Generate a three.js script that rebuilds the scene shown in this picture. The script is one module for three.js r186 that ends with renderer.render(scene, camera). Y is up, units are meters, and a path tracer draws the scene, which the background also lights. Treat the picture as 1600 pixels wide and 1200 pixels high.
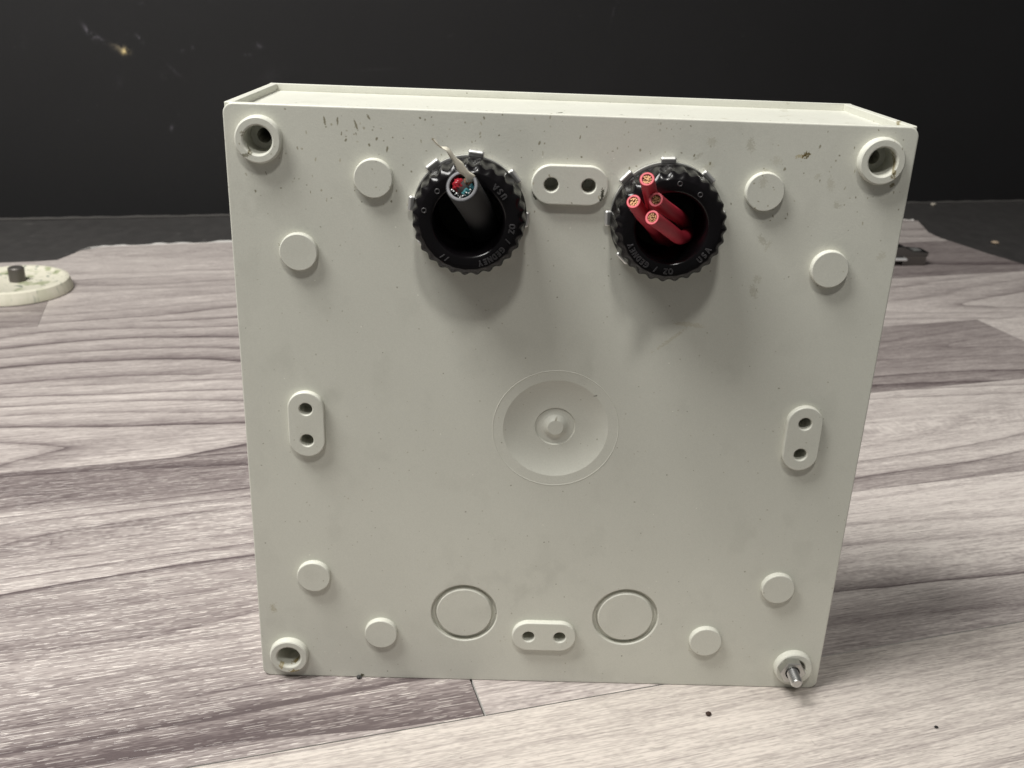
import * as THREE from 'three';
import { mergeGeometries, mergeVertices, toCreasedNormals } from 'three/addons/utils/BufferGeometryUtils.js';
import { RoundedBoxGeometry } from 'three/addons/geometries/RoundedBoxGeometry.js';
import { TextGeometry } from 'three/addons/geometries/TextGeometry.js';
import { FontLoader } from 'three/addons/loaders/FontLoader.js';
import { RectAreaLightUniformsLib } from 'three/addons/lights/RectAreaLightUniformsLib.js';

// ---------- camera, light, exposure ----------
const BOX_W = 0.27, BOX_H = 0.2694, BOX_D = 0.083, MID = BOX_H / 2;   // the work top is y = 0, the box's face is z = 0
const scene = new THREE.Scene();
scene.background = new THREE.Color().setRGB(0.12, 0.119, 0.117);        // dim workshop round the bench
const camera = new THREE.PerspectiveCamera(42.075, 4 / 3, 0.02, 20);
camera.matrixAutoUpdate = true;
{
  const m = new THREE.Matrix4().makeBasis(
    new THREE.Vector3(0.99934262, 0.03560964, 0.00680308),
    new THREE.Vector3(-0.03034045, 0.92420049, -0.38070056),
    new THREE.Vector3(-0.01984402, 0.38024389, 0.92467335));
  camera.quaternion.setFromRotationMatrix(m);
  camera.position.set(-0.028225, 0.184266 + MID, 0.395101);
}
camera.focus = 0.43; camera.userData.fStop = 22;
const renderer = new THREE.WebGLRenderer({ antialias: true });
renderer.toneMapping = THREE.LinearToneMapping;
renderer.toneMappingExposure = 1;
renderer.shadowMap.enabled = true;
RectAreaLightUniformsLib.init();
const LAMPS = [   // position, aimed at, width, height, intensity, colour
  { at: [-0.78, 1.67, 0.25], to: [0, 0.1, -0.1], w: 0.8, h: 0.6, k: 29, rgb: [1, 0.985, 0.95], label: 'wide white workshop lamp panel above the bench, on the left' },
  { at: [-0.05, 1.74, 0.92], to: [0, 0.1, -0.1], w: 0.16, h: 0.16, k: 120, rgb: [1, 0.975, 0.93], label: 'small square white lamp above the bench, nearest the camera' },
];

// ---------- helpers ----------
const mm = (v) => v / 1000;
const used = new Map();
function numbered(n) { const k = used.get(n) ?? 0; used.set(n, k + 1); return k ? `${n}_${String(k).padStart(3, '0')}` : n; }
function mesh(name, geo, mat, parent = scene) {
  const m = new THREE.Mesh(geo, mat); m.name = parent === scene ? numbered(name) : name;
  m.castShadow = m.receiveShadow = true; parent.add(m); return m;
}
function thing(name, label, category, pos = [0, 0, 0], group) {
  const g = new THREE.Group(); g.name = numbered(name); g.position.set(...pos);
  g.userData = { label, category }; if (group) g.userData.group = group;
  scene.add(g); return g;
}
function structure(o) { o.userData.kind = 'structure'; return o; }
let seed = 7;
function rnd() { seed = (seed * 1664525 + 1013904223) >>> 0; return seed / 4294967296; }
const PERM = new Float32Array(65536); for (let i = 0; i < 65536; i++) PERM[i] = rnd();
function hash(i, j) { let h = Math.imul(i, 374761393) + Math.imul(j, 668265263) | 0; h = Math.imul(h ^ (h >>> 13), 1274126177); return PERM[(h ^ (h >>> 16)) & 65535]; }
function noise(x, y) {                                   // value noise 0..1
  const i = Math.floor(x), j = Math.floor(y); let a = x - i, b = y - j;
  a = a * a * (3 - 2 * a); b = b * b * (3 - 2 * b);
  const p = hash(i, j), q = hash(i + 1, j), r = hash(i, j + 1), s = hash(i + 1, j + 1);
  return p + (q - p) * a + (r - p) * b + (p - q - r + s) * a * b;
}
const fbm = (x, y, n = 3) => { let s = 0, k = 0.5, t = 0; for (let i = 0; i < n; i++) { s += k * noise(x, y); t += k; k *= 0.5; x = x * 2.03 + 17.1; y = y * 2.03 + 5.7; } return s / t; };
const clamp = (v, a = 0, b = 1) => Math.min(b, Math.max(a, v));
const smooth = (a, b, x) => { const t = clamp((x - a) / (b - a)); return t * t * (3 - 2 * t); };
function texture(nx, ny, fn, srgb = true) {              // fn(x, y) -> [r, g, b] in 0..1, or a number
  const d = new Uint8Array(nx * ny * 4);
  for (let j = 0, k = 0; j < ny; j++) for (let i = 0; i < nx; i++, k += 4) {
    const c = fn(i, j);
    if (typeof c === 'number') d[k] = d[k + 1] = d[k + 2] = clamp(c) * 255;
    else { d[k] = clamp(c[0]) * 255; d[k + 1] = clamp(c[1]) * 255; d[k + 2] = clamp(c[2]) * 255; }
    d[k + 3] = 255;
  }
  return dataTexture(d, nx, ny, srgb);
}
function dataTexture(d, nx, ny, srgb) {
  const t = new THREE.DataTexture(d, nx, ny); t.magFilter = THREE.LinearFilter; t.minFilter = THREE.LinearMipmapLinearFilter; t.generateMipmaps = true;
  if (srgb) t.colorSpace = THREE.SRGBColorSpace;
  t.wrapS = t.wrapT = THREE.RepeatWrapping; t.needsUpdate = true; return t;
}
function planarUV(geo, ax, ay, x0, y0, sx, sy) {         // uv from two of the position's axes
  const p = geo.attributes.position, uv = new Float32Array(p.count * 2);
  for (let i = 0; i < p.count; i++) { uv[2 * i] = (p.getComponent(i, ax) - x0) / sx; uv[2 * i + 1] = (p.getComponent(i, ay) - y0) / sy; }
  geo.setAttribute('uv', new THREE.BufferAttribute(uv, 2)); return geo;
}
function creased(g, a) { return toCreasedNormals(g.scale(1000, 1000, 1000), a).scale(0.001, 0.001, 0.001); }   // its weld distance suits larger units
function lathe(profile, seg = 72, crease = 0.5) {        // [[radius, height] in mm], axis turned to +z
  const g = new THREE.LatheGeometry(profile.map(([r, z]) => new THREE.Vector2(mm(r), mm(z))), seg);
  g.rotateX(Math.PI / 2);
  return creased(g, crease);
}
function clean(g) { const o = g.index ? g.toNonIndexed() : g; for (const k of Object.keys(o.attributes)) if (!['position', 'normal', 'uv'].includes(k)) o.deleteAttribute(k); return o; }
const merge = (list) => mergeGeometries(list.map(clean));
const circle = (x, y, r, n = 72) => { const p = new THREE.Path(); for (let i = 0; i <= n; i++) { const a = -2 * Math.PI * i / n; const X = x + r * Math.cos(a), Y = y + r * Math.sin(a); i ? p.lineTo(X, Y) : p.moveTo(X, Y); } return p; };
const std = (o) => new THREE.MeshStandardMaterial(o);
const lin = (r, g, b) => new THREE.Color().setRGB(r, g, b);

// ---------- lamps (out of the frame, above the bench) ----------
for (const l of LAMPS) {
  const g = thing('workshop_lamp', l.label, 'lamp', l.at);
  g.up.set(0, 0, -1);
  g.lookAt(...l.to);
  const housing = mesh('housing', new RoundedBoxGeometry(l.w + 0.03, l.h + 0.03, 0.04, 2, 0.008), std({ color: 0xd8d8d4, roughness: 0.5 }), g);
  housing.position.z = -0.024;
  const diffuser = mesh('diffuser', new THREE.BoxGeometry(l.w, l.h, 0.003), std({ color: 0xf2f2f0, roughness: 0.6, emissive: 0xffffff, emissiveIntensity: 1 }), g);
  diffuser.position.z = -0.002;
  const light = new THREE.RectAreaLight(lin(...l.rgb), l.k, l.w, l.h);
  light.position.z = 0.002; light.rotation.y = Math.PI;       // a RectAreaLight shines along its -z
  g.add(light);
}

// ---------- setting: bench top, wall, plank covering ----------
const DIR = Math.atan(0.2905), CU = Math.cos(DIR), SU = Math.sin(DIR);   // the planks' run, seen from above
const U = (x, z) => CU * x - SU * z, V = (x, z) => -SU * x - CU * z;
const duskTex = texture(1024, 512, (i, j) => {
  const x = i / 1024, y = j / 512;
  let t = 0.2 + 0.05 * fbm(x * 14, y * 7, 4) + 0.035 * (noise(i * 0.45, j * 0.45) - 0.5);
  const sp = noise(x * 420 + 9, y * 210); if (sp > 0.965) t += 0.08;
  return [t * 1.03, t, t * 0.98];
});
const bench = structure(mesh('bench_top', planarUV(new THREE.BoxGeometry(3.4, 0.04, 2.6).translate(0.1, -0.0227, -0.55), 0, 2, -1.6, -1.9, 3.4, 2.6), std({ map: duskTex, roughness: 0.55 })));

const WALL_A = Math.atan(0.2372);
const wallTex = (() => {                                   // matt black board with its scuffs and chips; 2 m x 0.75 m, from its left base
  const nx = 2048, ny = 768, L = 2.0, H = 0.75, t = new Float32Array(nx * ny), y2 = new Float32Array(nx * ny);
  for (let j = 0; j < ny; j++) for (let i = 0; i < nx; i++) t[j * nx + i] = 0.056 + 0.02 * fbm(i * 0.012, j * 0.012, 4) + 0.014 * (noise(i * 0.6, j * 0.6) - 0.5);
  const stroke = (x, y, len, ang, w, k, warm = 0) => {
    const c = Math.cos(ang), s = Math.sin(ang), r = Math.max(len, w) * 1.4;
    for (let j = Math.max(0, Math.floor((y - r) / H * ny)); j < Math.min(ny, (y + r) / H * ny); j++)
      for (let i = Math.max(0, Math.floor((x - r) / L * nx)); i < Math.min(nx, (x + r) / L * nx); i++) {
        const dx = i / nx * L - x, dy = j / ny * H - y, a = dx * c + dy * s, b = -dx * s + dy * c;
        const f = Math.exp(-((a / len) ** 2) * 2 - ((b / w) ** 2) * 2) * smooth(0.25, 0.7, noise(i * 0.35, j * 0.35) * 0.6 + noise(i * 0.1, j * 0.1) * 0.5);
        t[j * nx + i] += k * f; y2[j * nx + i] += warm * f;
      }
  };
  const W0 = [-0.93, -0.835];                               // wall origin (x, z); s runs along the wall
  const s = (x) => (x - W0[0]) / Math.cos(WALL_A);
  // scuffs as they lie on the board: x, height, half length, angle, half width, strength, warmth
  for (const [x, h, l, a, w, k, q] of [
    [-0.545, 0.235, 0.014, -1.0, 0.004, 0.3, 0], [-0.535, 0.228, 0.012, -0.6, 0.004, 0.22, 0], [-0.505, 0.212, 0.007, 0.3, 0.006, 0.45, 0.35], [-0.512, 0.217, 0.014, -0.4, 0.007, 0.2, 0.1],
    [-0.487, 0.228, 0.009, -1.0, 0.0035, 0.22, 0], [-0.5, 0.232, 0.006, 0, 0.003, 0.15, 0], [-0.438, 0.218, 0.007, 1.3, 0.004, 0.16, 0], [-0.425, 0.219, 0.005, 1.3, 0.003, 0.12, 0],
    [-0.345, 0.222, 0.007, -0.4, 0.004, 0.17, 0], [-0.36, 0.211, 0.007, 0, 0.003, 0.13, 0], [-0.45, 0.19, 0.016, -0.8, 0.003, 0.1, 0], [-0.462, 0.183, 0.007, 0.2, 0.006, 0.08, 0],
    [-0.517, 0.175, 0.009, 1.2, 0.007, 0.07, 0], [-0.459, 0.118, 0.006, 1.3, 0.003, 0.2, 0], [-0.48, 0.27, 0.006, 0, 0.003, 0.09, 0], [-0.43, 0.295, 0.05, -0.5, 0.006, 0.05, 0],
    [0.128, 0.302, 0.008, 1.45, 0.003, 0.42, 0], [0.124, 0.275, 0.02, 1.4, 0.002, 0.1, 0], [0.32, 0.25, 0.004, 0, 0.003, 0.12, 0], [-0.1, 0.24, 0.006, 0.4, 0.003, 0.07, 0], [0.4, 0.13, 0.008, 0.2, 0.004, 0.06, 0],
    [-0.33, 0.186, 0.03, 0.5, 0.014, 0.04, 0], [-0.2, 0.195, 0.04, 0.05, 0.002, 0.06, 0], [-0.62, 0.22, 0.012, 1.4, 0.005, 0.05, 0]]) stroke(s(x), h, l, a, w, k, q);
  for (let n = 0; n < 240; n++) stroke(rnd() * L, rnd() * H, 0.0008 + rnd() * 0.002, rnd() * 3, 0.0008 + rnd() * 0.0007, 0.05 + 0.12 * rnd() * rnd());
  const d = new Uint8Array(nx * ny * 4);
  for (let k = 0; k < nx * ny; k++) { const v = t[k], q = y2[k]; d[4 * k] = clamp(v * 1.02 + q) * 255; d[4 * k + 1] = clamp(v * 0.98 + q * 0.8) * 255; d[4 * k + 2] = clamp(v * 1.06) * 255; d[4 * k + 3] = 255; }
  return dataTexture(d, nx, ny, true);
})();
const wall = structure(new THREE.Group()); wall.name = 'wall'; scene.add(wall);
wall.position.set(-0.93, -0.0027, -0.835); wall.rotation.y = WALL_A;
mesh('board', planarUV(new THREE.BoxGeometry(2.0, 0.75, 0.02).translate(1.0, 0.375, -0.01), 0, 1, 0, 0, 2.0, 0.75), std({ map: wallTex, roughness: 0.62 }), wall);
{
  const bead = [];                                         // uneven dusty sealant bead along the foot of the board
  const g = new THREE.CylinderGeometry(0.0022, 0.0022, 2.0, 8, 260).rotateZ(Math.PI / 2).translate(1.0, 0.0008, 0.0008);
  const p = g.attributes.position;
  for (let i = 0; i < p.count; i++) { const k = 0.55 + 0.9 * fbm(p.getX(i) * 60, 3.3, 3); p.setY(i, p.getY(i) * k); p.setZ(i, p.getZ(i) * k); }
  g.computeVertexNormals();
  mesh('sealant_bead', g, std({ color: lin(0.062, 0.058, 0.054), roughness: 0.9 }), wall);
}

// planks: long printed boards, each its own piece, laid in rows 152 mm wide
const ROW = 0.1522, V0 = -0.0165;
const farEdge = (u) => 0.825 + 0.055 * smooth(-0.312, -0.272, u) + 0.0035 * (noise(u * 40, 2.5) - 0.5) - 0.02 * smooth(0.835, 0.868, u);
const EDGE = [[0.2, 0.9], [0.5, 0.875], [0.62, 0.8498], [0.6783, 0.8403], [0.7297, 0.8365], [0.7586, 0.8334], [0.7914, 0.8377], [0.8237, 0.855], [0.8657, 0.8749], [0.8753, 0.8663]];
const rightEdge = (v) => { let i = 0; while (i < EDGE.length - 2 && v > EDGE[i + 1][0]) i++; const [a, b] = [EDGE[i], EDGE[i + 1]]; return a[1] + (b[1] - a[1]) * clamp((v - a[0]) / (b[0] - a[0])) + 0.0015 * (noise(v * 70, 8.5) - 0.5); };
function plankMaterial(s, o, L, nx, ny) {
  const W = 0.152, col = new Uint8Array(nx * ny * 4), bmp = new Uint8Array(nx * ny * 4);
  const light = o.light ?? [0.865, 0.832, 0.806], dark = o.dark ?? [0.37, 0.33, 0.33];
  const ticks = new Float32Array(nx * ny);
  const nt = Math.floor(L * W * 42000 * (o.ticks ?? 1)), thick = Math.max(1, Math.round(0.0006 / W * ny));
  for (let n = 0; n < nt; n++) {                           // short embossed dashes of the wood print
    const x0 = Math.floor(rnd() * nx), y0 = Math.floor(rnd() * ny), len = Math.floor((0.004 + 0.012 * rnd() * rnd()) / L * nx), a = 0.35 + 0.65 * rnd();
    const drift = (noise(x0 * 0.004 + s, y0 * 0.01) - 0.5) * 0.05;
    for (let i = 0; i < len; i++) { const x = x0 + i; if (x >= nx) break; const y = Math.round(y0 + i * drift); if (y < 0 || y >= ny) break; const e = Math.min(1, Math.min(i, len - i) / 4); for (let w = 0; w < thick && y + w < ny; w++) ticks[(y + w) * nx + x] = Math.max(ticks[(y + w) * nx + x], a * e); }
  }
  for (let j = 0; j < ny; j++) for (let i = 0; i < nx; i++) {
    const x = i / nx * L, y0 = j / ny * W, y = y0 + 0.03 * (noise(y0 * 30 + s, x * 0.8 + 3) - 0.5), k = j * nx + i;
    const wob = fbm(x * 2.4 + s * 3.7, y * 7 + s, 3);
    const h = (o.cath ? o.cath[1] * Math.hypot(y - o.cath[0] - 0.03 * (noise(x * 3 + s, 1.5) - 0.5), o.cath[2]) + o.cath[3] * x + 0.4 * o.swirl * wob : y * o.rings + o.swirl * wob + o.slant * x) + 0.06 * noise(x * 40, y * 160 + s) + s;
    const b = Math.floor(h), f = h - b, str = hash(b * 7 + 3, Math.floor(s * 13));
    let t = o.base + (0.1 + 0.66 * str * str) * o.contrast * Math.exp(-f * 3.6) + (0.06 + 0.58 * str * str) * o.contrast * Math.exp(-f * 30);
    t += o.contrast * 0.28 * smooth(0.86, 1, f) * str;
    t += 0.34 * (fbm(x * 5 + s, y * 34 + 3, 3) - 0.5) * o.contrast;
    t += 0.22 * (noise(x * 34 + s, y * 1500) - 0.5) + 0.24 * (noise(x * 120, y * 2400 + s) - 0.5) + 0.22 * (noise(x * 420 + y * 90, y * 1700 + s) - 0.5) + 0.12 * (noise(x * 70 + y * 60, y * 420 + s) - 0.5);
    if (o.band) t += o.band[2] * smooth(o.band[0], o.band[0] + 0.02, y) * (1 - smooth(o.band[1] - 0.03, o.band[1], y)) * (0.6 + 0.6 * fbm(x * 4, y * 30 + s));
    const fl = noise(x * 330 + 5, y * 260 + s); if (fl > 0.972) t += (fl - 0.972) * 10;
    t = clamp(t - (o.glintFleck ?? 0.06) * ticks[k]);  // faint print flecks; the strong left-hand ones are specular glints painted into the colour
    for (let c = 0; c < 3; c++) col[4 * k + c] = clamp(light[c] + (dark[c] - light[c]) * t) * 255;
    col[4 * k + 3] = 255;
    const z = 0.45 + 0.1 * (noise(x * 60, y * 900) - 0.5) - 0.12 * t + 0.5 * ticks[k];
    bmp[4 * k] = bmp[4 * k + 1] = bmp[4 * k + 2] = clamp(z) * 255; bmp[4 * k + 3] = 255;
  }
  return std({ map: dataTexture(col, nx, ny, true), bumpMap: dataTexture(bmp, nx, ny, false), bumpScale: 0.0006, roughness: o.rough ?? 0.3 });
}
const floor = structure(new THREE.Group()); floor.name = 'plank_covering'; scene.add(floor);
floor.matrixAutoUpdate = true;
floor.quaternion.setFromRotationMatrix(new THREE.Matrix4().makeBasis(new THREE.Vector3(CU, 0, -SU), new THREE.Vector3(-SU, 0, -CU), new THREE.Vector3(0, 1, 0)));
const core = std({ color: lin(0.62, 0.6, 0.57), roughness: 0.8 });
const T = 0.0025;
const LIGHT = { base: 0.16, contrast: 0.72, rings: 28, swirl: 3.8, slant: 0.9 };
const rows = [   // row number, end joints along it (u), one look for each plank
  [-1, [-0.62, 0.62], [{ ...LIGHT, base: 0.1, contrast: 0.5, rings: 42, slant: 0.5, light: [0.80, 0.768, 0.735] }]],
  [0, [-0.68, -0.0328, 0.86], [{ ...LIGHT, base: 0.5, contrast: 0.95, rings: 34, swirl: 2.6, slant: 1.6, band: [0.0, 0.04, 0.28], ticks: 1.2, glintFleck: 0.5 }, { ...LIGHT, base: 0.08, contrast: 0.75, rings: 34, slant: 1.2, band: [-0.02, 0.06, 0.24] }]],
  [1, [-0.72, 0.06, 1.0], [{ ...LIGHT, base: 0.36, contrast: 1.0, rings: 36, swirl: 3.8, slant: 0.9, cath: [0.115, 60, 0.012, 5.5], band: [0.085, 0.2, 0.33], ticks: 1.2, glintFleck: 0.42 }, { ...LIGHT, base: 0.12, contrast: 0.75, rings: 30, swirl: 4.5, cath: [0.1, 52, 0.014, 5], band: [-0.02, 0.045, 0.28] }]],
  [2, [-0.8, 0.1, 0.627, 1.1], [{ ...LIGHT, base: 0.25, contrast: 1.0, swirl: 4.6, cath: [0.03, 44, 0.012, 6] }, { ...LIGHT, base: 0.5, contrast: 0.7, rings: 26, swirl: 4.2, cath: [0.09, 50, 0.012, -6] }, { ...LIGHT, base: 0.15 }]],
  [3, [-0.9, 0.0, 1.1], [{ ...LIGHT, base: 0.32, contrast: 0.9, rings: 34, slant: 1.4 }, { ...LIGHT, base: 0.2, contrast: 0.75, swirl: 5.2, cath: [0.06, 48, 0.02, -7] }]],
  [4, [-1.0, -0.2985, 0.2, 1.1], [{ ...LIGHT, base: 0.6, contrast: 0.6 }, { ...LIGHT, base: 0.3, contrast: 0.8 }, { ...LIGHT, base: 0.6, contrast: 0.55 }]],
  [5, [-1.0, 0.3, 1.1], [{ ...LIGHT, base: 0.22, contrast: 0.55 }, { ...LIGHT, base: 0.26, contrast: 0.5 }]],
];
let count = 0;
for (const [row, ends, looks] of rows) looks.forEach((o, n) => {
  const gap = row <= 0 ? 0.00036 : 0.00009, v0 = V0 + row * ROW + (row === 0 ? gap : gap), v1 = V0 + (row + 1) * ROW - (row === -1 ? 0.00036 : 0.00009), u0 = ends[n] + (row === 0 ? 0.0006 : 0.0002), u1 = ends[n + 1] - (row === 0 ? 0.0006 : 0.0002);
  const pts = [], N = 60;
  const top = (u) => Math.min(v1, farEdge(u)), right = (v) => Math.min(u1, rightEdge(v));
  pts.push([u0, v0], [right(v0), v0]);
  const vt = top(right(v1));
  for (let i = 1; i <= 24; i++) { const v = v0 + (vt - v0) * i / 24; pts.push([right(v), v]); }
  if (row === 5) { const ur = right(vt); for (let i = 1; i < N; i++) { const u = ur + (u0 - ur) * i / N; pts.push([u, top(u)]); } }
  pts.push([u0, top(u0)]);
  const shape = new THREE.Shape(pts.map(([a, b]) => new THREE.Vector2(a, b)));
  const g = planarUV(new THREE.ExtrudeGeometry(shape, { depth: T, bevelEnabled: false }).translate(0, 0, -T), 0, 1, ends[n], v0, ends[n + 1] - ends[n], 0.152);
  const near = row <= 1;
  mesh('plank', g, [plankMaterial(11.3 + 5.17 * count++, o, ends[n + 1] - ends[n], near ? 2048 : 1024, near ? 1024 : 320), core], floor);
});
{ // pale backing that shows as a ragged margin along the far edge
  const pts = [];
  for (let i = 0; i <= 160; i++) { const u = -0.29 + (0.875 + 0.29) * i / 160; pts.push([Math.min(u, 0.87), farEdge(u) + 0.0004 + 0.007 * smooth(0.35, 0.75, fbm(u * 70, 6.1, 3))]); }
  for (let i = 160; i >= 0; i--) { const u = Math.min(-0.29 + 1.165 * i / 160, 0.866); pts.push([u, farEdge(u) + 0.00015]); }
  const s = new THREE.Shape(pts.map(([a, b]) => new THREE.Vector2(a, b)));
  mesh('backing_sheet', new THREE.ExtrudeGeometry(s, { depth: T + 0.0007, bevelEnabled: false }).translate(0, 0, -T), std({ color: lin(0.66, 0.64, 0.61), roughness: 0.8 }), floor);
}
console.log('setting done');

// ---------- the enclosure ----------
const plasticTex = (() => {                                 // grey-white moulded plastic with specks, smudges and rubbed marks
  const n = 1536, t = new Float32Array(n * n), w = new Float32Array(n * n), px = n / 0.28;
  for (let j = 0; j < n; j++) for (let i = 0; i < n; i++) {
    const x = i / n, y = j / n;
    let d = 0.02 * (fbm(x * 9, y * 9, 4) - 0.5) + 0.03 * (noise(i * 0.7, j * 0.7) - 0.5);
    const sm = fbm(x * 26 + 40, y * 20, 4), gr = smooth(0.52, 0.9, fbm(x * 7 + 3, y * 9 + 8, 3));
    d -= 0.03 * smooth(0.55, 0.8, sm) * (0.4 + gr);
    t[j * n + i] = d;
  }
  const mark = (x, y, len, wid, ang, k, warm = 0, rough = 0.55) => {   // mm on the face
    const cx = (x / 1000 + 0.14) * px, cy = (y / 1000 + 0.14) * px, L = len / 1000 * px, W = wid / 1000 * px, c = Math.cos(ang), s = Math.sin(ang), r = Math.max(L, W) * 1.6 + 2;
    for (let j = Math.max(0, Math.floor(cy - r)); j < Math.min(n, cy + r); j++) for (let i = Math.max(0, Math.floor(cx - r)); i < Math.min(n, cx + r); i++) {
      const dx = i - cx, dy = j - cy, a = (dx * c + dy * s) / L, b = (-dx * s + dy * c) / W;
      const e = a * a + b * b + rough * 1.6 * (noise(i * 0.5, j * 0.5) - 0.5); const f = 1 - smooth(0.3, 1.0, e);
      if (f > 0) { t[j * n + i] -= k * f; w[j * n + i] += warm * f; }
    }
  };
  for (let q = 0; q < 620; q++) { const k = rnd(); mark(-135 + 270 * rnd(), -135 + 270 * rnd(), 0.18 + 0.35 * k * k, 0.16 + 0.2 * k * k, rnd() * 3, 0.08 + 0.26 * rnd() * rnd(), 0.02); }
  for (let q = 0; q < 170; q++) { const k = rnd(); mark(-130 + 260 * rnd(), 96 + 38 * rnd(), 0.25 + 0.8 * k * k, 0.2 + 0.3 * rnd(), 1.2 + rnd() * 0.8, 0.08 + 0.24 * rnd(), 0.03); }
  for (let q = 0; q < 16; q++) mark(40 + 90 * rnd(), 60 + 72 * rnd(), 1 + 2.4 * rnd(), 0.7 + 1.3 * rnd(), rnd() * 3, 0.03 + 0.05 * rnd(), 0.01, 1.2);
  for (let q = 0; q < 30; q++) mark(-130 + 260 * rnd(), -130 + 260 * rnd(), 0.25 + 0.2 * rnd(), 0.2, rnd() * 3, -0.14);   // pale nicks
  mark(92, 122.5, 1.6, 1.3, 0.6, 0.42, 0.08, 1.3); mark(90, 122, 2.2, 1.0, 0.3, 0.12, 0.06, 1.2);
  for (const [x, y, l, a] of [[-96, 129, 2.0, 1.7], [-91, 129, 1.8, 1.6], [-84, 128, 2.6, 1.9], [-79, 131, 1.4, 2.2], [-76, 123, 0.9, 1.2], [-88, 122, 0.8, 1.0], [-72, 119, 1.4, 1.4], [-79, 120.5, 0.8, 2]]) mark(x, y, l, 0.45, a, 0.28, 0.03);
  mark(-13.6, 103.2, 0.9, 2.0, 0.4, 0.5, 0, 1.2); mark(13.6, 107, 0.8, 2.8, -0.15, 0.55, 0, 1.4); mark(12, 102.5, 1.0, 0.8, 0, 0.35, 0, 1.3);
  mark(-118, -127, 3.2, 1.7, 0.3, 0.3, 0.1, 1.4); mark(-124, -123, 1.4, 2.4, 0.2, 0.16, 0.08, 1.4);
  mark(-125, 124.5, 1.2, 3, 0.4, 0.22, 0.02, 1.5); mark(-120.5, 127, 3, 0.8, 0.1, 0.3, 0.02, 1.5); mark(-125, 118.5, 2, 0.8, 0.2, 0.3, 0.02, 1.5);
  mark(127, 121, 1.1, 4, 0.2, 0.28, 0.06, 1.4); mark(128, 112, 1.3, 0.7, 0.8, 0.3, 0.05, 1.2); mark(125, 125, 2.2, 0.8, -0.8, 0.2, 0.05, 1.4);
  mark(46, 44, 9, 0.8, 0.7, 0.05, 0.02, 1.2); mark(53, 51, 7, 1.1, -0.1, 0.045, 0.02, 1.2);
  mark(-128, -96, 1.6, 2.6, 0.3, 0.1, 0.03, 1.4); mark(16, 17, 1.3, 0.35, 0.4, 0.3); mark(-4, -112.5, 2, 0.7, 0.1, 0.2, 0.04, 1.6); mark(-87, -133.5, 1.0, 1.0, 0, 0.5, 0.02);
  const d = new Uint8Array(n * n * 4);
  for (let k = 0; k < n * n; k++) { const v = t[k], q = w[k]; d[4 * k] = clamp(0.803 + v + q * 0.5) * 255; d[4 * k + 1] = clamp(0.803 + v) * 255; d[4 * k + 2] = clamp(0.76 + v - q) * 255; d[4 * k + 3] = 255; }
  return dataTexture(d, n, n, true);
})();
const grainTex = texture(512, 512, (i, j) => 0.5 + 0.5 * (noise(i * 0.5, j * 0.5) - 0.5) + 0.4 * (noise(i * 0.21 + 4, j * 0.21) - 0.5), false);
grainTex.repeat.set(4, 4);
const plastic = std({ map: plasticTex, bumpMap: grainTex, bumpScale: 0.00003, roughness: 0.46 });
const faceUV = (g) => {                                    // along the face, and back over the edges
  planarUV(g, 0, 1, -0.14, -0.14, 0.28, 0.28);
  const p = g.attributes.position, u = g.attributes.uv;
  for (let i = 0; i < p.count; i++) u.setXY(i, u.getX(i) + p.getZ(i) * 1.1, u.getY(i) + p.getZ(i) * 3.1);
  return g;
};

const box = thing('junction_box', 'square pale grey plastic junction box standing on edge on the grey planks', 'junction box');
const at = (m, x, y, z = 0) => { m.position.set(mm(x), MID + mm(y), mm(z)); return m; };
// child geometry that is placed in face coordinates (mm), then lifted to the box's base
const place = (g, x, y, z = 0) => g.translate(mm(x), mm(y), mm(z));
const lift = (g) => faceUV(g).translate(0, MID, 0);

const CORNERS = [[-121.4, 121.4], [121.4, 121.4], [-121.4, -121.4], [121.4, -121.4]];
const PADS = [[-77.3, 107.9], [77.3, 107.9], [-107.9, 77.3], [107.9, 77.3], [-107.9, -76.6], [107.9, -76.6], [-77.3, -107.4], [77.3, -107.4]];
const SLOTS = [[0, 107.9, 0], [0, -106.6, 0], [-107.9, 0.8, 1], [107.9, 0.8, 1]];
const KNOCK = [[-38.2, -96.0], [38.2, -96.0]], BUSH = [[-39.2, 95.4], [39.1, 95.4]];
const HS = 7.4;
{
  const s = new THREE.Shape(), w = BOX_W / 2 - 0.0006, h = BOX_H / 2 - 0.0006, r = 0.0036;
  s.moveTo(-w + r, -h); s.lineTo(w - r, -h); s.absarc(w - r, -h + r, r, -Math.PI / 2, 0); s.lineTo(w, h - r); s.absarc(w - r, h - r, r, 0, Math.PI / 2);
  s.lineTo(-w + r, h); s.absarc(-w + r, h - r, r, Math.PI / 2, Math.PI); s.lineTo(-w, -h + r); s.absarc(-w + r, -h + r, r, Math.PI, 1.5 * Math.PI);
  for (const [x, y] of CORNERS) s.holes.push(circle(mm(x), mm(y), mm(8)));
  for (const [x, y] of KNOCK) s.holes.push(circle(mm(x), mm(y), mm(16)));
  for (const [x, y] of BUSH) s.holes.push(circle(mm(x), mm(y), mm(17)));
  for (const [x, y, v] of SLOTS) for (const q of [-HS, HS]) s.holes.push(circle(mm(x + (v ? 0 : q)), mm(y + (v ? q : 0)), mm(3.6), 24));
  s.holes.push(circle(0, 0.0011, mm(27.7)));
  const front = new THREE.ExtrudeGeometry(s, { depth: 0.0028, bevelEnabled: true, bevelThickness: 0.0006, bevelSize: 0.0006, bevelOffset: 0, bevelSegments: 3, curveSegments: 10 });
  front.translate(0, 0, -0.0028 - 0.0006);
  mesh('face_panel', lift(creased(front, 0.24)), plastic, box);
}
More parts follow.
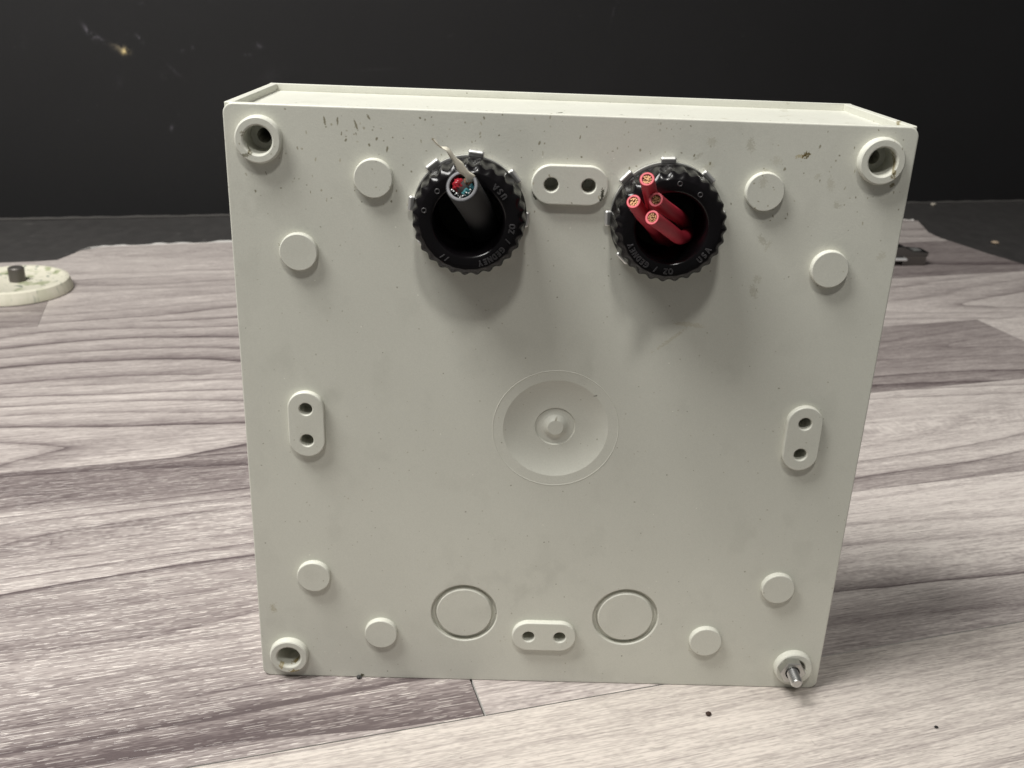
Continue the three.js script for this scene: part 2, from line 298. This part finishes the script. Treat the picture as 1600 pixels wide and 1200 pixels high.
{ // side walls set back 3 mm behind corner ribs and rims
  const D = BOX_D, half = BOX_W / 2, hh = BOX_H / 2, geos = [], dr = 0.0009;
  const slab = (x0, x1, y0, y1, z0, z1) => { const g = new RoundedBoxGeometry(x1 - x0, y1 - y0, z1 - z0, 2, 0.0005); g.translate((x0 + x1) / 2, (y0 + y1) / 2, (z0 + z1) / 2); return g; };
  const draft = (g) => { const p = g.attributes.position; for (let i = 0; i < p.count; i++) { const k = 1 - dr / half * clamp(-p.getZ(i) / D); p.setX(i, p.getX(i) * k); p.setY(i, p.getY(i) * k); } return g; };
  const parts = [
    ['side_wall', slab(-half + 0.003, half - 0.003, hh - 0.0062, hh - 0.0031, -D + 0.003, -0.0033)],
    ['side_wall', slab(-half + 0.003, half - 0.003, -hh + 0.0031, -hh + 0.0062, -D + 0.003, -0.0033)],
    ['side_wall', slab(-half + 0.0031, -half + 0.0062, -hh + 0.006, hh - 0.006, -D + 0.003, -0.0033)],
    ['side_wall', slab(half - 0.0062, half - 0.0031, -hh + 0.006, hh - 0.006, -D + 0.003, -0.0033)]];
  for (const [n, g] of parts) mesh(n, lift(draft(g)), plastic, box);
  for (const sx of [-1, 1]) for (const sy of [-1, 1]) {
    const g = slab(sx < 0 ? -half : half - 0.0036, sx < 0 ? -half + 0.0036 : half, sy < 0 ? -hh : hh - 0.0036, sy < 0 ? -hh + 0.0036 : hh, -D + 0.0028, -0.003);
    mesh('corner_rib', lift(draft(g)), plastic, box);
  }
  const s = new THREE.Shape([[-half, -hh], [half, -hh], [half, hh], [-half, hh]].map(([a, b]) => new THREE.Vector2(a, b)));
  s.holes.push(new THREE.Path([[-half + 0.0058, -hh + 0.0058], [-half + 0.0058, hh - 0.0058], [half - 0.0058, hh - 0.0058], [half - 0.0058, -hh + 0.0058]].map(([a, b]) => new THREE.Vector2(a, b))));
  const rim = new THREE.ExtrudeGeometry(s, { depth: 0.0022, bevelEnabled: true, bevelThickness: 0.0004, bevelSize: 0.0004, bevelOffset: -0.0004, bevelSegments: 2 }).translate(0, 0, -D + 0.0004);
  mesh('back_rim', lift(draft(creased(rim, 0.6))), plastic, box);
  mesh('added_back_cover', lift(draft(slab(-half + 0.0054, half - 0.0054, -hh + 0.0054, hh - 0.0054, -D - 0.001, -D + 0.0012))), plastic, box);  // unseen cover, added to keep light out of the hollow box
}
for (const [x, y] of CORNERS) mesh('corner_boss', lift(place(lathe([[9.2, -0.6], [9.1, 2.4], [8.9, 3.1], [8.4, 3.5], [6.2, 3.5], [5.7, 3.2], [5.5, 2.6], [5.3, -9], [2.9, -9], [2.9, -26], [2.7, -26]]), x, y)), plastic, box);
for (const [x, y] of PADS) mesh('round_pad', lift(place(lathe([[7.75, -0.5], [7.68, 2.1], [7.55, 2.5], [7.25, 2.7], [0.001, 2.7]], 72, 0.3), x, y)), plastic, box);
for (const [x, y, v] of SLOTS) {
  const s = new THREE.Shape(), a = mm(7.4), r = mm(7.3);
  s.moveTo(-a, -r); s.lineTo(a, -r); s.absarc(a, 0, r, -Math.PI / 2, Math.PI / 2); s.lineTo(-a, r); s.absarc(-a, 0, r, Math.PI / 2, 1.5 * Math.PI);
  for (const q of [-1, 1]) s.holes.push(circle(q * mm(HS), 0, mm(3.3), 32));
  const g = new THREE.ExtrudeGeometry(s, { depth: 0.0024, bevelEnabled: true, bevelThickness: 0.0006, bevelSize: 0.0005, bevelSegments: 3, curveSegments: 24 }).translate(0, 0, -0.0003);
  const list = [creased(g, 0.3)];
  for (const q of [-1, 1]) list.push(place(lathe([[2.95, 2.2], [2.8, -6.8], [2.2, -7.2], [0.8, -7.3], [0.6, -6.6], [0.001, -6.6]], 32), q * HS, 0));
  const m = merge(list); if (v) m.rotateZ(Math.PI / 2);
  mesh('mounting_pad', lift(place(m, x, y)), plastic, box);
}
for (const [x, y] of KNOCK) mesh('knockout', lift(place(lathe([[16.02, -0.05], [15.85, -0.25], [15.6, -2.4], [13.9, -2.4], [13.5, -1.9], [13.0, -0.35], [12.7, -0.1], [0.001, -0.05]], 96), x, y)), plastic, box);
{
  const pr = [[27.75, -0.08], [27.5, 0.12], [27.2, 0.0], [25, -0.08], [22.95, -0.16]];
  for (let i = 1; i <= 14; i++) { const r = 22.95 - 14 * i / 14; pr.push([r, -0.16 - 2.8 * (1 - ((r - 8.95) / 14) ** 2)]); }
  pr.push([8.8, -3.3], [8.4, -3.55], [6.6, -3.45]);
  const dish = mesh('centre_dish', lift(place(lathe(pr, 96, 0.2), 0, 1.1)), plastic, box);
  mesh('hub_pin', lift(place(lathe([[6.62, -3.47], [5.6, -3.2], [4.6, -2.5], [3.7, -1.7], [3.5, -1.5], [3.3, -1.42], [0.001, -1.4]], 48, 0.3), 0, 1.1)), plastic, dish);
}

// ---------- bushings, locknuts, cable and wires ----------
const font = await new FontLoader().loadAsync('fonts/droid/droid_sans_bold.typeface.json');
const black = new THREE.MeshPhysicalMaterial({ color: lin(0.004, 0.0033, 0.0039), roughness: 0.22, clearcoat: 0.1, clearcoatRoughness: 0.06, specularIntensity: 0.5, bumpMap: grainTex, bumpScale: 0.000002 });
const cast = std({ color: lin(0.7, 0.7, 0.68), metalness: 1, roughness: 0.5 });
const letterBlack = std({ color: lin(0.045, 0.043, 0.045), roughness: 0.35 });
const zinc = std({ color: lin(0.66, 0.66, 0.65), metalness: 1, roughness: 0.32 });
function scallopRing(profile, teeth, per) {                // [[r, z, depth of scallop]] mm, a closed ring with a scalloped rim
  const n = teeth * per, pos = [], idx = [], P = profile.length;
  for (let i = 0; i < n; i++) { const a = 2 * Math.PI * i / n, c = Math.cos(teeth * a), wv = c; for (const [r, z, d] of profile) { const R = mm(r + (d ?? 0) * wv); pos.push(R * Math.cos(a), R * Math.sin(a), mm(z)); } }
  for (let i = 0; i < n; i++) for (let k = 0; k < P - 1; k++) { const a = i * P + k, b = ((i + 1) % n) * P + k; idx.push(a, b, a + 1, b, b + 1, a + 1); }
  const g = new THREE.BufferGeometry(); g.setAttribute('position', new THREE.Float32BufferAttribute(pos, 3)); g.setIndex(idx); g.computeVertexNormals();
  return creased(g, 0.7);
}
const BUSH_PROFILE = [[13.2, -9], [13.2, 12.4], [13.35, 14.4], [13.7, 15.9], [14.3, 16.75], [15, 17], [18.7, 17, 0], [19.0, 16.92, 0.05], [20.85, 15.3, 0.24], [21.3, 14.6, 0.5], [21.6, 10.5, 0.5], [21.9, 6.2, 0.4], [22.15, 5.3, 0.12], [22.5, 4.8], [22.6, 4.0], [22.5, 2.7], [15, 2.7], [15, -9], [13.2, -9]];
const bushGeo = planarUV(scallopRing(BUSH_PROFILE, 27, 14), 0, 1, -0.025, -0.025, 0.05, 0.05);
function arcText(list, chars, from, step, r, outward, size) {
  chars.forEach((ch, i) => {
    if (ch === ' ') return;
    const g = new TextGeometry(ch, { font, size: mm(size), depth: mm(0.45), curveSegments: 4, bevelEnabled: true, bevelThickness: mm(0.12), bevelSize: mm(0.06), bevelSegments: 1 });
    g.computeBoundingBox(); const b = g.boundingBox; g.translate(-(b.min.x + b.max.x) / 2, -(b.min.y + b.max.y) / 2, 0);
    g.scale(0.92, 1, 1);
    const a = (from + step * i) * Math.PI / 180; g.rotateZ(outward ? a - Math.PI / 2 : a + Math.PI / 2);
    g.translate(mm(r) * Math.cos(a), mm(r) * Math.sin(a), mm(16.9)); list.push(g);
  });
}
const WORDS = { brand: ['O', 'Z', ' ', '/', ' ', 'G', 'E', 'D', 'N', 'E', 'Y'] };
function bushing(k, start, label, nutLabel, lugAt) {
  const [x, y] = BUSH[k];
  const b = thing('conduit_bushing', label, 'bushing', [mm(x), MID + mm(y), 0], 'black bushings in the box face');
  mesh('ring', bushGeo, black, b);
  const l = [];
  arcText(l, WORDS.brand, start, -6.9, 16.9, true, 2.25);
  arcText(l, ['U', 'S', 'A'], start + 41.5, 8.2, 16.9, false, 2.25);
  for (const [a, r] of [[start + 171, 17.5], [start + 140.5, 16.6]]) { const t = new THREE.TorusGeometry(mm(0.85), mm(0.25), 8, 20); t.translate(mm(r) * Math.cos(a * Math.PI / 180), mm(r) * Math.sin(a * Math.PI / 180), mm(17.05)); l.push(t); }
  arcText(l, ['/', '/'], start + 238, 7, 16.9, true, 2.0);
  mesh('lettering', merge(l), letterBlack, b);
  // locknut: a toothed metal ring clamped between bushing and face
  const nut = thing('conduit_locknut', nutLabel, 'locknut', [mm(x - 0.35), MID + mm(y + 0.75), 0], 'metal locknuts behind the bushings');
  const lugs = [new THREE.CylinderGeometry(mm(22.2), mm(22.2), mm(2.3), 64, 1, true).rotateX(Math.PI / 2).translate(0, 0, mm(1.35))];
  const ringS = new THREE.Shape(); ringS.absarc(0, 0, mm(22.2), 0, 2 * Math.PI); ringS.holes.push(circle(0, 0, mm(15.2)));
  lugs[0] = new THREE.ExtrudeGeometry(ringS, { depth: mm(2.2), bevelEnabled: false, curveSegments: 64 }).translate(0, 0, mm(0.2));
  mesh('ring', lugs[0], cast, nut);
  for (let i = 0; i < 8; i++) {
    const a = (lugAt + 45 * i) * Math.PI / 180, g = new RoundedBoxGeometry(mm(3.6), mm(6.4), mm(2.4), 4, mm(1.0));
    g.rotateY(-0.3); g.translate(mm(22.5), 0, mm(1.6)); g.rotateZ(a); mesh('lug', g, cast, nut);
  }
}
bushing(0, -4, 'glossy black scalloped conduit bushing with a thick grey cable coming out', 'shiny metal locknut behind the bushing of the grey cable', 84);
bushing(1, -86, 'glossy black scalloped conduit bushing with four red wires coming out', 'shiny metal locknut behind the bushing of the red wires', 92);

const onFace = (x, y, z) => new THREE.Vector3(mm(x), MID + mm(y), mm(z));   // mm from the middle of the box's face, z towards the front
function hose(points, r, seg, radial, r2 = r) {            // closed tube along points, the far end open for a bore
  const c = new THREE.CatmullRomCurve3(points), g = new THREE.TubeGeometry(c, seg, r, radial, false);
  return { c, g };
}
function endFrame(c, cut) {                                // position and turn of the cut end
  const p = c.getPoint(1), t = (cut ?? c.getTangent(1)).clone().normalize();
  return { p, q: new THREE.Quaternion().setFromUnitVectors(new THREE.Vector3(0, 0, 1), t) };
}
const setTo = (g, f) => { g.applyQuaternion(f.q); g.translate(f.p.x, f.p.y, f.p.z); return g; };

{ // thick grey cable
  const cable = thing('power_cable', 'thick dark grey cable with a cut end sticking out of the bushing', 'cable');
  const pts = [onFace(-31.42, 81.63, -14), onFace(-33.54, 90.36, -2), onFace(-36.48, 99.60, 12), onFace(-39.21, 106.52, 23), onFace(-41.34, 112.05, 32)];
  const { c, g } = hose(pts, mm(6.1), 40, 36);
  const jm = std({ color: lin(0.026, 0.026, 0.027), roughness: 0.6, bumpMap: grainTex, bumpScale: 0.00004 });
  const f = endFrame(c);
  const jacket = mesh('jacket', merge([g, setTo(lathe([[6.1, -0.2], [6.0, 0.25], [5.7, 0.4], [4.75, 0.4], [4.5, 0.1], [4.4, -3]], 36), f)]), jm, cable);
  const ringM = std({ color: lin(0.19, 0.19, 0.2), roughness: 0.7 });
  mesh('cut_face', setTo(lathe([[5.65, 0.44], [5.2, 0.56], [4.75, 0.44]], 36), f), ringM, jacket);
  const core = (name, x, y, r, h, mat, rough) => {
    const q = new THREE.SphereGeometry(mm(r), 20, 14); const p = q.attributes.position;
    for (let i = 0; i < p.count; i++) { const k = 1 + rough * (noise(p.getX(i) * 2600 + 9, p.getY(i) * 2600 + p.getZ(i) * 1900) - 0.5); p.setXYZ(i, p.getX(i) * k, p.getY(i) * k, p.getZ(i) * k * 1.3); }
    q.computeVertexNormals(); q.translate(mm(x), mm(y), mm(h)); mesh(name, setTo(q, f), mat, cable);
  };
  core('filler', 0, 0, 4.3, -4.6, std({ color: lin(0.03, 0.025, 0.022), roughness: 0.8 }), 0.1);
  core('red_conductor', -1.5, 0.6, 2.5, -1.6, std({ color: lin(0.34, 0.02, 0.03), roughness: 0.25 }), 0.5);
  core('brown_conductor', 1.5, 1.6, 1.8, -1.6, std({ color: lin(0.13, 0.06, 0.03), roughness: 0.6 }), 0.5);
  core('green_conductor', 1.5, -1.9, 1.7, -1.4, std({ color: lin(0.05, 0.2, 0.22), roughness: 0.4 }), 0.6);
  core('green_conductor', 3.1, 0.0, 1.3, -1.4, std({ color: lin(0.03, 0.13, 0.16), roughness: 0.4 }), 0.5);
  const tin = std({ color: lin(0.12, 0.13, 0.13), roughness: 0.5 });
  for (let i = 0; i < 22; i++) { // bright snipped strands round the lower half of the cores
    const a = -0.35 - 2.5 * i / 22, q = new THREE.CylinderGeometry(mm(0.24), mm(0.24), mm(2.4), 6).rotateX(Math.PI / 2); q.translate(mm((3.2 + 0.9 * rnd()) * Math.cos(a)), mm((3.0 + 1.2 * rnd()) * Math.sin(a)), mm(-1.3 + 0.8 * rnd())); mesh('strand', setTo(q, f), i % 3 ? tin : zinc, cable);
  }
  // pale flat filler strand standing out of the cut end
  const sp = [onFace(-37.91, 113.60, 31), onFace(-39.29, 116.25, 33), onFace(-41.80, 119.28, 35), onFace(-44.50, 123.15, 37), onFace(-46.72, 126.00, 38.5), onFace(-49.37, 127.40, 39.5), onFace(-51.56, 129.90, 40.5)];
  const sc = new THREE.CatmullRomCurve3(sp), N = 48, pos = [], idx = [];
  for (let i = 0; i <= N; i++) {
    const t = i / N, p = sc.getPoint(t), tan = sc.getTangent(t), side = new THREE.Vector3(0, 0.3, 1).cross(tan).normalize(), up = tan.clone().cross(side);
    const w = mm(1.75 + 0.9 * smooth(0.55, 0.72, t) - 1.3 * smooth(0.72, 0.8, t) + 0.4 * Math.sin(t * 23)), h = mm(0.35), tw = t * 1.8;
    for (let k = 0; k < 6; k++) { const a = k / 6 * 2 * Math.PI; const x = w * Math.cos(a), y = h * Math.sin(a); const v = p.clone().addScaledVector(side, x * Math.cos(tw) - y * Math.sin(tw)).addScaledVector(up, x * Math.sin(tw) + y * Math.cos(tw)); pos.push(v.x, v.y, v.z); }
  }
  for (let i = 0; i < N; i++) for (let k = 0; k < 6; k++) { const a = i * 6 + k, b = i * 6 + (k + 1) % 6; idx.push(a, b, a + 6, b, b + 6, a + 6); }
  const g2 = new THREE.BufferGeometry(); g2.setAttribute('position', new THREE.Float32BufferAttribute(pos, 3)); g2.setIndex(idx); g2.computeVertexNormals();
  mesh('filler_strand', g2, std({ color: lin(0.74, 0.7, 0.58), roughness: 0.45 }), cable);
}
{ // four red wires
  const redTex = texture(256, 256, (i, j) => { const k = 0.06 * (fbm(i * 0.05, j * 0.05, 4) - 0.5) + 0.05 * (noise(i * 0.8, j * 0.2) - 0.5); return [0.69 + k, 0.17 + k, 0.235 + k]; });
  const red = std({ map: redTex, roughness: 0.52 }), redCut = std({ color: lin(0.6, 0.13, 0.15), roughness: 0.7 }), copper = std({ color: lin(0.34, 0.18, 0.085), metalness: 0.5, roughness: 0.55 });
  const defs = [
    ['red wire standing highest of the four in the bushing', [[40.09, 83.55, -16], [35.60, 93.14, 2], [31.51, 102.80, 16], [28.08, 110.84, 27], [25.11, 117.65, 36]]],
    ['leftmost of the four red wires in the bushing', [[48.39, 81.63, -16], [36.84, 89.25, 3], [31.37, 96.35, 14], [26.38, 101.99, 22], [21.76, 108.16, 30]]],
    ['rightmost of the four red wires, above the lowest one', [[51.76, 88.33, -16], [43.77, 97.44, 6], [39.29, 101.33, 16], [34.36, 105.36, 25], [29.31, 109.98, 34]]],
    ['lowest and nearest of the four red wires, bent below', [[52.62, 87.81, -16], [47.81, 89.37, 2], [43.44, 90.94, 12], [38.45, 95.26, 22], [33.43, 99.71, 30], [27.87, 104.24, 38]]],
  ];
  for (const [label, path] of defs) {
    const w = thing('red_wire', label, 'wire', [0, 0, 0], 'red wires in the bushing');
    const { c, g } = hose(path.map((p) => onFace(...p)), mm(2.72), 40, 20);
    const f = endFrame(c);
    mesh('insulation', merge([g, setTo(lathe([[2.72, -0.1], [2.66, 0.16], [2.5, 0.22]], 20), f)]), red, w);
    const tube = [[2.5, 0.22], [1.95, 0.22], [1.8, 0.05], [1.75, -2.5]].map(([r, z]) => [r, z]);
    const cg = lathe(tube, 28); const cp = cg.attributes.position;
    for (let i = 0; i < cp.count; i++) { const k = 1 + 0.1 * (noise(Math.atan2(cp.getY(i), cp.getX(i)) * 2.2 + label.length, 4) - 0.5); if (Math.hypot(cp.getX(i), cp.getY(i)) < mm(2.2)) { cp.setX(i, cp.getX(i) * k); cp.setY(i, cp.getY(i) * k); } }
    mesh('cut_edge', setTo(cg, f), redCut, w);
    for (const [n, r] of [[1, 0], [6, 0.68], [11, 1.32]]) for (let i = 0; i < n; i++) {
      const a = i / n * 2 * Math.PI + r, q = new THREE.CylinderGeometry(mm(0.33), mm(0.33), mm(2.4), 8).rotateX(Math.PI / 2);
      q.translate(mm(r) * Math.cos(a), mm(r) * Math.sin(a), mm(-1.9 + 0.9 * rnd())); mesh('copper_strand', setTo(q, f), copper, w);
    }
  }
}

// ---------- bolt with hex nut through the lower right boss ----------
{
  const b = thing('threaded_bolt', 'zinc plated threaded bolt with hex nut in the lower right corner of the box', 'bolt', [mm(119.3), MID + mm(-119.7), 0]);
  const pr = [[0.001, -8], [2.15, -8]];
  for (let z = -7.6; z < 14; z += 1.35) pr.push([2.2, z], [2.78, z + 0.5], [2.78, z + 0.72], [2.2, z + 1.24]);
  pr.push([2.3, 15.1], [2.3, 15.6], [2.1, 15.9], [0.001, 15.95]);
  mesh('threaded_rod', lathe(pr, 28, 0.4), std({ color: lin(0.52, 0.52, 0.51), metalness: 1, roughness: 0.34 }), b);
  const hs = new THREE.Shape(); for (let i = 0; i < 6; i++) { const a = i * Math.PI / 3, X = mm(6.2) * Math.cos(a), Y = mm(6.2) * Math.sin(a); i ? hs.lineTo(X, Y) : hs.moveTo(X, Y); } hs.closePath(); hs.holes.push(circle(0, 0, mm(3.35), 32));
  const hex = new THREE.ExtrudeGeometry(hs, { depth: mm(3.9), bevelEnabled: true, bevelThickness: mm(0.35), bevelSize: mm(0.5), bevelOffset: -mm(0.5), bevelSegments: 2 }).translate(0, 0, mm(3.9));
  mesh('hex_nut', creased(hex, 0.2), std({ color: lin(0.5, 0.5, 0.48), metalness: 1, roughness: 0.36 }), b);
}

// ---------- things lying about behind the box ----------
{ // dirty white round cap with a stub
  const c = thing('round_cap', 'dirty off white round plastic cap lying at the left edge', 'cap', [-0.52, 0, -0.592]);
  const tex = texture(512, 512, (i, j) => { const x = i / 512, y = j / 512, r = Math.hypot(x - 0.5, y - 0.5); const d = smooth(0.5, 0.72, fbm(x * 9, y * 9, 4)), sp = smooth(0.7, 0.8, fbm(x * 26 + 7, y * 26, 3)); const k = r < 0.43 ? 1 : 0.25; return [0.84 - k * (0.2 * d + 0.4 * sp), 0.825 - k * (0.17 * d + 0.35 * sp), 0.755 - k * (0.22 * d + 0.33 * sp)]; });
  const g = new THREE.LatheGeometry([[0, 0.0105], [0.0435, 0.0105], [0.045, 0.0115], [0.047, 0.0128], [0.05, 0.013], [0.0525, 0.0118], [0.0538, 0.008], [0.0555, 0.003], [0.0555, 0.0008], [0.054, 0.0002], [0.0, 0.0002]].map((p) => new THREE.Vector2(...p)), 96);
  mesh('disc', planarUV(creased(g, 0.6), 0, 2, -0.0555, -0.0555, 0.111, 0.111), std({ map: tex, roughness: 0.6 }), c);
  const st = mesh('metal_stub', creased(new THREE.LatheGeometry([[0.0078, 0.0], [0.0078, 0.0135], [0.0068, 0.0146], [0, 0.0147]].map((p) => new THREE.Vector2(...p)), 28), 0.6), std({ color: lin(0.13, 0.12, 0.11), metalness: 0.6, roughness: 0.5 }), c);
  st.position.set(0.004, 0.0104, 0.0);
}
{ // small chrome latch half hidden behind the box
  const c = thing('metal_latch', 'small silvery metal latch lying on the planks behind the right edge of the box', 'latch', [0.485, 0, -0.818]);
  c.rotation.y = 0.1;
  const chrome = std({ color: lin(0.22, 0.21, 0.2), metalness: 1, roughness: 0.25 }), dark = std({ color: lin(0.16, 0.155, 0.15), roughness: 0.3, metalness: 1 });
  mesh('block', new RoundedBoxGeometry(0.03, 0.0125, 0.022, 3, 0.0012).translate(0.006, 0.0065, 0), chrome, c);
  const s = new THREE.Shape([[-0.03, 0.012], [0.021, 0.0128], [0.0215, 0.0165], [0.002, 0.018], [-0.012, 0.0235], [-0.032, 0.0225]].map((p) => new THREE.Vector2(...p)));
  const lid = mesh('lever', new THREE.ExtrudeGeometry(s, { depth: 0.022, bevelEnabled: true, bevelThickness: 0.001, bevelSize: 0.0008, bevelSegments: 2 }).translate(0, 0, -0.011), dark, c);
  mesh('window', new RoundedBoxGeometry(0.010, 0.0008, 0.012, 2, 0.0003).translate(0.009, 0.0187, 0.002), cast, lid);
  mesh('tab', new RoundedBoxGeometry(0.024, 0.003, 0.02, 3, 0.001).translate(-0.018, 0.0085, 0.006), std({ color: lin(0.8, 0.8, 0.79), metalness: 0.6, roughness: 0.4 }), c);
}
function crumb(label, x, y, z, r, col, sy = 0.7) {
  const g = new THREE.IcosahedronGeometry(r, 2), p = g.attributes.position;
  for (let i = 0; i < p.count; i++) { const k = 0.7 + 0.6 * noise(p.getX(i) / r * 1.4 + x * 90, p.getY(i) / r * 1.4 + p.getZ(i) / r * 1.7 + 4); p.setXYZ(i, p.getX(i) * k * 1.2, p.getY(i) * k * sy, p.getZ(i) * k); }
  g.computeVertexNormals(); g.computeBoundingBox();
  const m = mesh('crumb', g.translate(0, -g.boundingBox.min.y, 0), std({ color: col, roughness: 0.85 }), scene);
  m.position.set(x, y, z); m.userData = { label, category: 'crumb', group: 'crumbs lying about' };
}
crumb('dark brown crumb on the planks in front of the box', 0.078, 0, 0.021, 0.0012, lin(0.035, 0.018, 0.012));
crumb('tiny black crumb on the planks at the lower right', 0.184, 0, 0.026, 0.0007, lin(0.015, 0.013, 0.012));
crumb('grey speck of dirt under the front edge of the box', -0.0885, 0, 0.0008, 0.001, lin(0.05, 0.048, 0.045));
crumb('tan crumb on the black bench at the far right', 0.66, -0.0026, -0.949, 0.0045, lin(0.36, 0.28, 0.2), 0.4);
crumb('pale crumb at the foot of the black wall', 0.672, -0.0026, -1.195, 0.0032, lin(0.4, 0.36, 0.3));

renderer.render(scene, camera);
